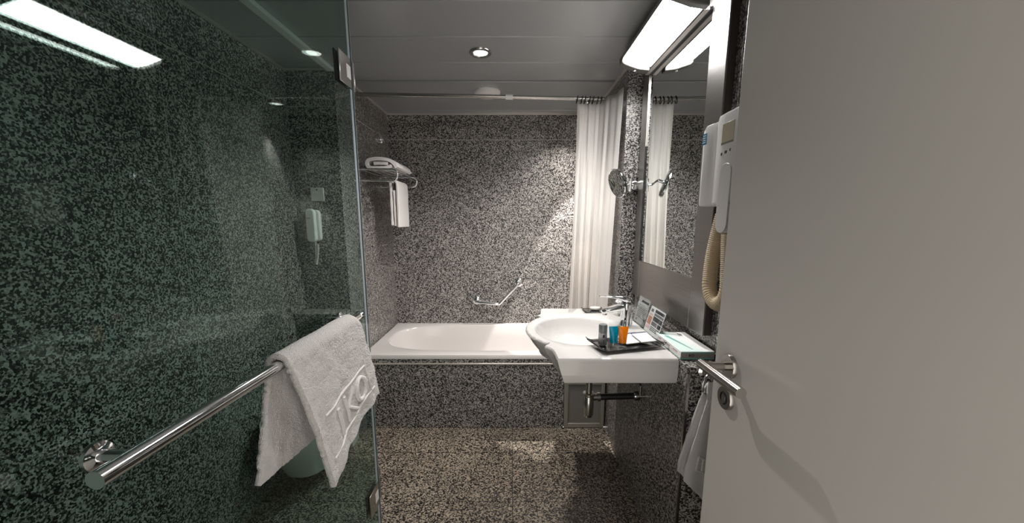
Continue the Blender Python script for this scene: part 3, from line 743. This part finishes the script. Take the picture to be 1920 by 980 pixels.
# tumbler with a pleated paper cover
gx, gy = 0.605, 1.995
gt = thing('tumbler', (gx, gy, ZB), 'clear tumbler with white frilled paper cover behind the tap', 'tumbler')
MB().lathe([(0.026, 0.0), (0.0265, 0.002), (0.032, 0.085), (0.0305, 0.085), (0.0252, 0.006), (0.001, 0.005)], (gx, gy, ZB), (0, 0, 1), 32).build('glass', 'drink_glass', gt, smooth=True)
def frill(u, v):
    t = u * 2 * PI; r = 0.0335 + (0.005 + 0.004 * math.sin(t * 13)) * v; return (gx + r * math.cos(t), gy + r * math.sin(t), ZB + 0.093 - 0.016 * v + 0.004 * math.sin(t * 13 + 1) * v)
fr = MB().grid(frill, 104, 5, wrap=True); fr.lathe([(0.034, 0.093), (0.028, 0.097), (0.001, 0.098)], (gx, gy, ZB), (0, 0, 1), 32, cap=False)
fr.build('paper_cover', 'paper', gt, smooth=True)

# printed card in a clear stand by the ledge, and its reflection built as a second
def card_stand(name, label, y0, y1, xb, xt, zt_, mat, bars, parts):
    t = thing(name, (xb, (y0 + y1) / 2, ZB), label, 'card')
    z0 = ZB + 0.001
    def P(s, h, o):   # s along Y from far (0) to near (1), h up the card, o out of the face
        x = xb + (xt - xb) * h; z = z0 + (zt_ - z0) * h
        return (x - o, y1 + (y0 - y1) * s, z - o * 0.3)
    def quad(s0, s1, h0, h1, o0, o1):
        vs = [P(s, h, o) for o in (o0, o1) for s, h in ((s0, h0), (s1, h0), (s1, h1), (s0, h1))]
        return MB().add(vs, [(0, 3, 2, 1), (4, 5, 6, 7), (0, 1, 5, 4), (1, 2, 6, 5), (2, 3, 7, 6), (3, 0, 4, 7)])
    quad(0, 1, 0, 1, 0, 0.0012).build('card', mat, t)
    quad(-0.02, 1.02, 0, 1.03, 0.0030, 0.0042).build('clear_cover', 'clear', t)
    MB().tube([P(-0.02, 1.03, 0.001), P(1.02, 1.03, 0.001)], 0.0032, 10).build('top_fold', 'clear', t, smooth=True)
    quad(-0.02, 1.02, 0, 0.06, -0.024, -0.0005).build('stand_foot', 'clear', t)
    for s0, s1, h0, h1, m_, nm in bars:
        quad(s0, s1, h0, h1, 0.00125, 0.0018).build(nm, m_, t)
    return t
wb = [(0.36, 0.97, 0.84, 0.95, 'print_dark', 'print_block'), (0.36, 0.97, 0.72, 0.81, 'print_grey', 'print_block'), (0.36, 0.97, 0.52, 0.69, 'print_dark', 'print_block'), (0.36, 0.72, 0.34, 0.49, 'print_grey', 'print_block'), (0.76, 0.97, 0.34, 0.49, 'print_dark', 'print_block'),
      (0.05, 0.30, 0.30, 0.62, 'print_warm', 'print_picture'), (0.05, 0.30, 0.14, 0.28, 'print_pink', 'print_picture'), (0.08, 0.24, 0.80, 0.92, 'print_grey', 'print_emblem'), (0.06, 0.28, 0.66, 0.74, 'print_pink', 'print_picture')]
wb += [(0.36, 0.95 - 0.04 * (k % 2), 0.14 + 0.06 * k, 0.165 + 0.06 * k, 'print_dark', 'print_line') for k in range(3)]
card_stand('menu_card', 'white printed card with dark text blocks leaning by the ledge', 1.575, 1.742, 0.634, 0.668, 0.997, 'paper', wb, None)
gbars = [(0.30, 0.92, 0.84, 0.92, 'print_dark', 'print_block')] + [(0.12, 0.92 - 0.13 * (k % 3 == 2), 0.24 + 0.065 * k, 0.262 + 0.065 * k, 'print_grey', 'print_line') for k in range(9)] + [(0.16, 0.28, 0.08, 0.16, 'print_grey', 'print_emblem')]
card_stand('card_reflection', 'grey reflection of the card stand, built as a second card by the ledge', 1.765, 1.915, 0.640, 0.670, 1.008, 'reflection_grey', gbars, None)  # grey copy stands in for the stand's reflection in the steel panel

# long white box on the ledge
bx = thing('amenity_box', (0.70, 1.48, 0.8765), 'flat white and mint box with black logo on the granite ledge', 'box')
bz0, bz1 = 0.8768, 0.9085
bx0, bx1, by0, by1 = 0.637, 0.766, 1.350, 1.600
box('carton', 'paper', bx, bx0, bx1, by0, by1, bz0, bz1, bevel=0.0012, seg=1)
box('mint_end', 'panel_frame', bx, bx0 + 0.001, bx1 - 0.001, by0 - 0.0008, by0 - 0.0001, bz0 + 0.001, bz1 - 0.001)
for z0, z1 in ((bz1 - 0.0065, bz1 - 0.001), (bz0 + 0.001, bz0 + 0.0065)):
    box('mint_band', 'mint_edge', bx, bx0 + 0.001, bx1 - 0.001, by0 - 0.0014, by0 - 0.0009, z0, z1)
text('logo', 'KO', 0.0145, (bx0 + 0.041, by0 - 0.0013, (bz0 + bz1) / 2 + 0.0002), (1, 0, 0), (0, 0, 1), 'print_dark', bx, bold=True)
text('lettering', 'Our Hotels', 0.0058, (bx0 + 0.069, by0 - 0.0013, (bz0 + bz1) / 2 + 0.0030), (1, 0, 0), (0, 0, 1), 'print_grey', bx)
text('lettering', 'Collection', 0.0048, (bx0 + 0.064, by0 - 0.0013, (bz0 + bz1) / 2 - 0.0038), (1, 0, 0), (0, 0, 1), 'print_grey', bx)
MB().prism([(bx0 + 0.002, by0 + 0.002), (bx0 + 0.085, by0 + 0.002), (bx0 + 0.05, by1 - 0.002), (bx0 + 0.002, by1 - 0.002)], bz1 + 0.0001, bz1 + 0.0005).build('mint_print', 'paper_mint', bx)
MB().prism([(0.690, 1.375), (0.695, 1.372), (0.668, 1.545), (0.655, 1.55), (0.653, 1.54)], bz1 + 0.0006, bz1 + 0.001).build('pen_print', 'mint_edge', bx)
MB().prism([(0.698, 1.372), (0.704, 1.370), (0.682, 1.548), (0.670, 1.55)], bz1 + 0.0006, bz1 + 0.001).build('pen_print', 'paper', bx)
text('logo', 'KO', 0.020, (0.728, 1.565, bz1 + 0.0006), (0, 1, 0), (-1, 0, 0), 'print_dark', bx, bold=True)
for k, (a, b) in enumerate(((1.38, 1.44), (1.45, 1.53), (1.54, 1.59))):
    box('print_line', 'print_pink', bx, bx0 - 0.0008, bx0 - 0.0001, a, b, bz0 + 0.013, bz0 + 0.0165)
    box('print_line', 'print_grey', bx, bx0 - 0.0008, bx0 - 0.0001, a, b - 0.02, bz0 + 0.0195, bz0 + 0.022)
box('mint_band', 'paper_mint', bx, bx0 - 0.0008, bx0 - 0.0001, by0 + 0.002, by1 - 0.002, bz0 + 0.001, bz0 + 0.009)

PLACE = None
# ================================================================== MAGNIFYING MIRROR
mg = thing('magnifying_mirror', (0.69, YNR, 1.59), 'round chrome magnifying mirror on a folding wall arm beside the curtain', 'mirror')
mc = Vector((0.572, 2.085, 1.597)); mn = Vector((-0.90, -0.24, -0.33)).normalized()
MB().lathe([(0.001, -0.016), (0.05, -0.015), (0.072, -0.010), (0.0795, 0.0), (0.0795, 0.008), (0.076, 0.011), (0.0735, 0.009)], mc, mn, 44, cap=False).build('rim', 'chrome', mg, smooth=True)
MB().lathe([(0.0735, 0.0085), (0.04, 0.0065), (0.001, 0.006)], mc, mn, 44, cap=False).build('mirror_disc', 'mirror', mg, smooth=True)
b0 = mc - mn * 0.015
MB().tube([b0, b0 - mn * 0.028], 0.009, 14).tube([b0 - mn * 0.028, (0.628, 2.135, 1.592), (0.655, 2.14, 1.590)], 0.0065, 12).build('arm', 'chrome', mg, smooth=True)
MB().tube([(0.655, 2.14, 1.555), (0.655, 2.14, 1.625)], 0.010, 16).tube([(0.655, 2.14, 1.59), (0.682, 2.150, 1.590)], 0.007, 12).build('joint', 'chrome', mg, smooth=True)
MB().lathe([(0.030, 0), (0.030, 0.010), (0.026, 0.030), (0.024, 0.055), (0.018, 0.058)], (0.684, YNR - 0.001, 1.59), (0, -1, 0), 30).build('wall_mount', 'chrome', mg, smooth=True)

# ================================================================== HAIR DRYER
PLACE = ABOUT_CAM
hd = thing('hair_dryer', (XW, 1.25, 1.44), 'white wall mounted hair dryer with beige hose beside the mirror', 'hair dryer')
XF = 0.652
def dprof(zlo, zhi):
    # plan outline of the casing (X,Y): front bulges, bevel towards the mirror
    return [(XW - 0.001, 1.372), (0.700, 1.372), (0.672, 1.366), (0.660, 1.352), (0.656, 1.335), (0.662, 1.300), (0.668, 1.282), (0.660, 1.262), (XF, 1.245), (0.650, 1.20), (0.650, 1.12), (0.655, 1.085), (0.672, 1.070), (XW - 0.001, 1.070)]
pl = dprof(0, 0)
def topz(y): return 1.715 + 0.010 * max(0, min(1, (1.30 - y) / 0.06)) - 0.022 * max(0, min(1, (y - 1.33) / 0.04)) ** 2
def shr(k, z_fn): return [(XW - 0.001 if x > 0.77 else x + (1 - k) * 0.06, 1.22 + (y - 1.22) * (1 - (1 - k) * 0.25), z_fn(y)) for x, y in pl]
dr = [shr(0.90, lambda y: 1.447), shr(0.97, lambda y: 1.450), shr(1.0, lambda y: 1.458), shr(1.0, lambda y: topz(y) - 0.010), shr(0.96, lambda y: topz(y) - 0.003), shr(0.85, lambda y: topz(y))]
MB().rings(dr).build('casing', 'dryer', hd, smooth=True)
box('display_window', 'tag', hd, 0.6485, 0.6500, 1.152, 1.215, 1.628, 1.690, bevel=0.0006)
box('window_bar', 'panel_grey', hd, 0.6480, 0.6484, 1.152, 1.215, 1.628, 1.634)
MB().add([(0.6555, 1.322, 1.652), (0.6555, 1.350, 1.652), (0.6555, 1.350, 1.688), (0.6555, 1.322, 1.688), (0.6545, 1.322, 1.652), (0.6545, 1.350, 1.652), (0.6545, 1.350, 1.688), (0.6545, 1.322, 1.688)], [(0, 3, 2, 1), (4, 5, 6, 7), (0, 1, 5, 4), (1, 2, 6, 5), (2, 3, 7, 6), (3, 0, 4, 7)]).build('sticker', 'sticker', hd)
for k in range(4):
    box('sticker_line', 'paper', hd, 0.6538, 0.6544, 1.327, 1.347 - 0.004 * (k % 2), 1.658 + 0.0072 * k, 1.661 + 0.0072 * k)
for k, (y, w) in enumerate(((1.212, 0.004), (1.190, 0.008), (1.166, 0.003))):
    box('print_mark', 'print_dark', hd, 0.6488, 0.6499, y - w, y + w * 0.4, 1.597 + 0.003 * k, 1.605 + 0.003 * k)
# handset: sits in the front slot, its neck hangs below
MB().prism(rrect(1.146, 1.208, 1.36, 1.57, 0.029, 8), 0.6472, 0.6498, 'x').build('handset', 'dryer', hd, bevel=0.0015, seg=2)
MB().rings([[(0.674 + 0.024 * k * math.cos(t), 1.170 + 0.032 * k * math.sin(t), z) for t in [2 * PI * j / 24 for j in range(24)]] for k, z in ((1, 1.448), (1, 1.375), (1.1, 1.373), (1.1, 1.362), (0.9, 1.360))]).build('handset_neck', 'dryer', hd, smooth=True)
MB().tube([(0.700, 1.262, 1.446), (0.700, 1.262, 1.418)], 0.021, 18).build('hose_socket', 'panel_frame', hd, smooth=True)
# corrugated hose: hangs in a loop from the socket to the handset
hp = []
for k in range(161):
    s = k / 160
    if s < 0.42: q = s / 0.42; y, z = 1.262 + 0.028 * math.sin(q * PI * 0.62), 1.418 - 0.225 * q
    elif s < 0.66:
        q = (s - 0.42) / 0.24; a = PI * q
        y, z = 1.2265 + 0.0615 * math.cos(a), 1.193 - 0.070 * math.sin(a)
    else: q = (s - 0.66) / 0.34; y, z = 1.165 + 0.004 * q, 1.193 + 0.167 * q
    hp.append((0.700 - 0.026 * s, y, z))
MB().tube(hp, [0.0222 + 0.0020 * (k % 2) for k in range(161)], 18).build('hose', 'dryer_hose', hd)

# ================================================================== TOWEL RING + HAND TOWEL
rn = thing('towel_ring', (0.69, 1.273, 0.83), 'chrome towel ring on the end of the basin wall', 'towel ring')
RC = Vector((0.684, 1.226, 0.836))
MB().tube([RC + Vector((0.030 * math.cos(t), 0.018 * math.cos(t), 0.034 * math.sin(t))) for t in [2 * PI * k / 40 for k in range(40)]], 0.0055, 12, closed=True).build('ring', 'chrome', rn, smooth=True)
MB().lathe([(0.024, 0), (0.024, 0.006), (0.014, 0.012), (0.011, 0.045), (0.008, 0.047)], (0.690, 1.2725, 0.864), (0, -1, 0), 22).build('wall_mount', 'chrome', rn, smooth=True)
def htow(u, v):
    # u across, v: 0 front bottom .. 1 back bottom (over the ring's lower bow)
    f = v < 0.5; q = 1 - v * 2 if f else (v - 0.5) * 2
    q = abs(q)
    w = 0.072 + 0.110 * min(1, q * 1.15)
    xc = 0.712 - (0.014 * q)
    x = xc + (u - 0.5) * w
    zb_ = 0.490 - 0.20 * u if f else 0.49 - 0.18 * u
    z = 0.826 + (zb_ - 0.826) * q
    off = 0.020 * (min(1, q * 8)) + 0.010 * math.sin(u * 2 * PI * 1.6 + 0.5) * min(1, q * 2)
    ang = math.sqrt(max(0, 1 - min(1, q * 9) ** 2)) * 0.016
    y = 1.226 + (-off if f else off * 0.8)
    rel = 0.0014 * noise.noise(Vector((x, z, 0)) * 200) + 0.002 * noise.noise(Vector((x, z, 5)) * 40)
    return (x, y - 0.008 + rel, z + ang)
hto2 = MB().grid(htow, 60, 161).build('hand_towel', 'towel', None, smooth=True, solid=0.009)
tag(hto2, 'white hand towel hanging in the chrome ring beside the door', 'towel')
def on_front(u, z):
    # point just proud of the towel's front face
    best = None
    for k in range(60):
        v = k / 120; p = htow(u, v)
        if best is None or abs(p[2] - z) < abs(best[2] - z): best = p
    return (best[0], best[1] - 0.0065, z)
def emb(us): return [on_front(u, z) for u, z in us]
e1 = MB()
for seg in ([(0.16, 0.585), (0.46, 0.555)], [(0.16, 0.535), (0.46, 0.505)], [(0.16, 0.585), (0.16, 0.535)], [(0.31, 0.570), (0.31, 0.52)]):
    e1.tube(emb(seg), 0.0034, 8)
e1.build('embossed_letter', 'towel_fold', hto2, smooth=True, )
MB().tube(emb([(0.62 + 0.11 * math.cos(t), 0.510 + 0.030 * math.sin(t)) for t in [2 * PI * k / 20 for k in range(20)]]), 0.0045, 8, closed=True).build('embossed_letter', 'towel_fold', hto2, smooth=True)

PLACE = None
# ================================================================== GLASS SCREEN, TOWEL BAR, TOWEL
gs = thing('glass_screen', (XG, 0.75, 0.0), 'large greenish glass screen standing on the left of the room', 'glass screen')
GE = 1.452
gp = box('glass_pane', 'glass', gs, XG - 0.005, XG + 0.005, -0.02, GE, 0.004, ZC - 0.004)
for nm, b in (('polished_edge', (XG - 0.005, XG + 0.005, GE + 0.0002, GE + 0.002, 0.004, ZC - 0.004)),):
    box(nm, 'glass_edge', gs, *b)
for z0, z1 in ((0.004, 0.196), (0.300, 1.858), (1.962, ZC - 0.004)):
    box('seal_strip', 'glass_edge', gs, XG + 0.0052, XG + 0.0075, GE - 0.034, GE - 0.018, z0, z1)
# the hinged glass leaf folded back beyond the screen, seen almost edge on
ld_ = Vector((-0.385, 0.923, 0)).normalized(); ln_ = Vector((-ld_.y, ld_.x, 0)); lo_ = Vector((XG - 0.001, GE + 0.008, 0))
lf = thing('glass_door', lo_, 'narrow glass door leaf hinged on the glass screen', 'glass door')
def leaf(a0, a1, t0, t1, z0, z1):
    vs = [lo_ + ld_ * a + ln_ * t + Vector((0, 0, z)) for z in (z0, z1) for a, t in ((a0, t0), (a1, t0), (a1, t1), (a0, t1))]
    return MB().add(vs, [(0, 3, 2, 1), (4, 5, 6, 7), (0, 1, 5, 4), (1, 2, 6, 5), (2, 3, 7, 6), (3, 0, 4, 7)])
leaf(0.003, 0.60, -0.004, 0.004, 0.012, ZC - 0.02).build('glass_pane', 'glass', lf)
leaf(0.0, 0.0028, -0.004, 0.004, 0.012, ZC - 0.02).build('polished_edge', 'glass_edge', lf)
for zc in (1.910, 0.248):
    h = MB().box(XG + 0.0052, XG + 0.0105, 1.338, 1.428, zc - 0.05, zc + 0.05).build('hinge_plate', 'steel_plain', gs, bevel=0.0015)
    box('hinge_window', 'white_plastic', gs, XG + 0.0106, XG + 0.0112, 1.391, 1.424, zc - 0.022, zc + 0.022)
    box('hinge_plate', 'black', gs, XG - 0.0105, XG - 0.0052, 1.338, 1.428, zc - 0.05, zc + 0.05, bevel=0.0015)
    leaf(-0.004, 0.060, -0.0095, -0.0042, zc - 0.05, zc + 0.05).build('hinge_plate', 'steel_plain', lf, bevel=0.001)
    leaf(0.004, 0.060, 0.0042, 0.0095, zc - 0.05, zc + 0.05).build('hinge_plate', 'steel_plain', lf, bevel=0.001)

XBAR, ZBAR = -0.523, 1.078
tbz = thing('towel_bar', (XG, 0.9, ZBAR), 'chrome towel bar fixed to the glass screen', 'towel bar')
MB().tube([(XBAR, 0.42, ZBAR), (XBAR, 1.23, ZBAR)], 0.0125, 18).build('bar', 'chrome', tbz, smooth=True)
for y in (0.47, 1.205):
    MB().tube([(XG + 0.0055, y, ZBAR), (XBAR, y, ZBAR)], 0.009, 14).lathe([(0.020, 0), (0.020, 0.006), (0.010, 0.010)], (XG + 0.0055, y, ZBAR), (1, 0, 0), 20).build('post', 'chrome', tbz, smooth=True)
MB().lathe([(0.014, 0), (0.017, 0.006), (0.014, 0.014), (0.004, 0.017)], (XBAR, 1.23, ZBAR), (0, 1, 0), 18).build('end_knob', 'chrome', tbz, smooth=True)

def towel_pt(s, v, lift=0.0):
    """oblique strip over the bar: s along the bar (0 near .. 1 far), v 0 front hem .. 1 back hem"""
    yn, yf = 0.792, 1.190
    r = 0.0215
    df = 0.385 - 0.105 * s; db = 0.245 + 0.045 * s
    vf = 0.56; vb = 0.64
    y = yn + (yf - yn) * s
    if v <= vf:
        q = 1 - v / vf; d = df * q
        x = XBAR + r + 0.012 * q + 0.006 * math.sin(s * 7 + 1) * q + 0.004 * math.sin(s * 19 + q * 5) * q
        x += 0.010 * max(0, 1 - s / 0.09) * min(1, q * 3)
        z = ZBAR - d; y += 0.27 * d
    elif v < vb:
        a = PI * (v - vf) / (vb - vf); x = XBAR + r * math.cos(a); z = ZBAR + r * math.sin(a)
    else:
        q = (v - vb) / (1 - vb); d = db * q; x = XBAR - r - 0.006 * q; z = ZBAR - d; y -= 0.28 * d
    # droop of the far top corner and terry relief
    e = max(0.0, (s - 0.86) / 0.14)
    z -= 0.030 * e * e * (1.0 if 0.40 < v < 0.72 else 0.55)
    rel = 0.0016 * noise.noise(Vector((y, z, 0)) * 160) + 0.0011 * noise.noise(Vector((y, z, 3)) * 330) + 0.003 * noise.noise(Vector((y, z, 7)) * 28)
    return Vector((x + lift + rel, y + 0.0008 * noise.noise(Vector((x, z, y)) * 200), z))
tw = MB().grid(lambda a, b: tuple(towel_pt(a, b)), 150, 230).build('hung_towel', 'towel', None, smooth=True, solid=0.014)
tag(tw, 'large white embossed towel hanging over the bar on the glass', 'towel')
# embossed frame and letters on the front flap
def F(s, d):   # d: drop fraction below the bar on the front
    p = towel_pt(s, 0.56 * (1 - d)); return p + Vector((0.0075, 0, 0))
def estroke(pts, r, name='embossed_letter'):
    out = []
    for (s0, d0), (s1, d1) in zip(pts[:-1], pts[1:]):
        for k in range(6): out.append(F(s0 + (s1 - s0) * k / 6, d0 + (d1 - d0) * k / 6))
    out.append(F(*pts[-1]))
    return MB().tube(out, r, 8).build(name, 'towel_fold', tw, smooth=True)
estroke([(0.16, 0.50), (0.84, 0.50)], 0.0035, 'woven_band'); estroke([(0.10, 0.84), (0.90, 0.84)], 0.0035, 'woven_band')
estroke([(0.84, 0.42), (0.84, 0.84)], 0.003, 'woven_band')
estroke([(0.30, 0.55), (0.30, 0.81)], 0.006); estroke([(0.44, 0.55), (0.44, 0.81)], 0.006)
estroke([(0.58, 0.55), (0.46, 0.68), (0.58, 0.81)], 0.006)
estroke([(0.70 + 0.09 * math.cos(t), 0.68 + 0.115 * math.sin(t)) for t in [2 * PI * k / 16 for k in range(17)]], 0.0075)

# ================================================================== TOILET CORNER BEHIND THE GLASS
cb = panelled('wall_cistern', 'granite', (XL + 0.001, XAL - 0.004, 2.13, YNL - 0.001, 0.0, 0.838), [
    (XL + 0.001, XAL - 0.004, 2.109, 2.1295, 0.001, 0.838), (XL + 0.001, XAL - 0.004, 2.105, YNL - 0.001, 0.840, 0.860)])
to = thing('toilet', (-1.10, 1.85, 0.1), 'white wall hung toilet behind the glass screen', 'toilet')
def toil(k, dy, z, w=1.0):
    out = []
    for j in range(40):
        t = 2 * PI * j / 40; c, s_ = math.cos(t), math.sin(t)
        x = -1.098 + 0.165 * k * w * math.copysign(abs(c) ** 0.75, c)
        y = 1.865 + (0.243 * min(1, k * 1.0) if s_ > 0 else 0.265 * k) * math.copysign(abs(s_) ** (0.6 if s_ > 0 else 0.9), s_) + dy
        out.append((x, min(y, 2.107), z))
    return out
MB().rings([toil(0.62, 0.06, 0.085), toil(0.74, 0.05, 0.10), toil(0.86, 0.03, 0.20), toil(0.95, 0.01, 0.32), toil(1.0, 0.0, 0.385), toil(1.0, 0.0, 0.40)]).build('bowl', 'ceramic', to, smooth=True)
MB().rings([toil(1.0, 0.0, 0.402), toil(1.01, 0.0, 0.408), toil(1.01, 0.0, 0.425), toil(0.97, 0.0, 0.432), toil(0.6, 0.0, 0.436)]).build('lid', 'white_plastic', to, smooth=True)

ph = thing('wall_phone', (-1.16, YNL, 1.27), 'white slim wall telephone behind the glass screen', 'telephone')
MB().prism(rrect(-1.190, -1.127, 1.275, 1.458, 0.022, 6), YNL - 0.028, YNL - 0.001, 'y').build('base', 'white_plastic', ph, bevel=0.004, seg=2)
hs = MB().prism(rrect(-1.196, -1.140, 1.270, 1.464, 0.024, 6), YNL - 0.056, YNL - 0.0295, 'y').build('handset', 'white_plastic', ph, bevel=0.008, seg=3)
box('print_mark', 'print_grey', hs, -1.186, -1.164, YNL - 0.0568, YNL - 0.0562, 1.408, 1.412)
cp = []
for k in range(200):
    s = k / 199; t = s * 2 * PI * 30
    if s < 0.5: q = s / 0.5; x, z = -1.160 - 0.008 * q, 1.274 - 0.135 * q
    else: q = (s - 0.5) / 0.5; x, z = -1.168 + 0.018 * math.sin(q * PI * 0.6), 1.139 + 0.120 * q
    cp.append((x + 0.005 * math.cos(t), YNL - 0.024 + 0.005 * math.sin(t), z))
MB().tube(cp, 0.0020, 6).build('coiled_cord', 'white_plastic', ph, smooth=True)
wp = thing('wall_plate', (-1.135, YNL, 1.505), 'square blank plate above the telephone', 'wall plate')
box('plate', 'white_plastic', wp, -1.174, -1.099, YNL - 0.008, YNL - 0.001, 1.508, 1.583, bevel=0.002)
MB().lathe([(0.004, 0), (0.004, 0.001)], (-1.137, YNL - 0.0082, 1.572), (0, -1, 0), 12).build('screw_hole', 'black', wp)
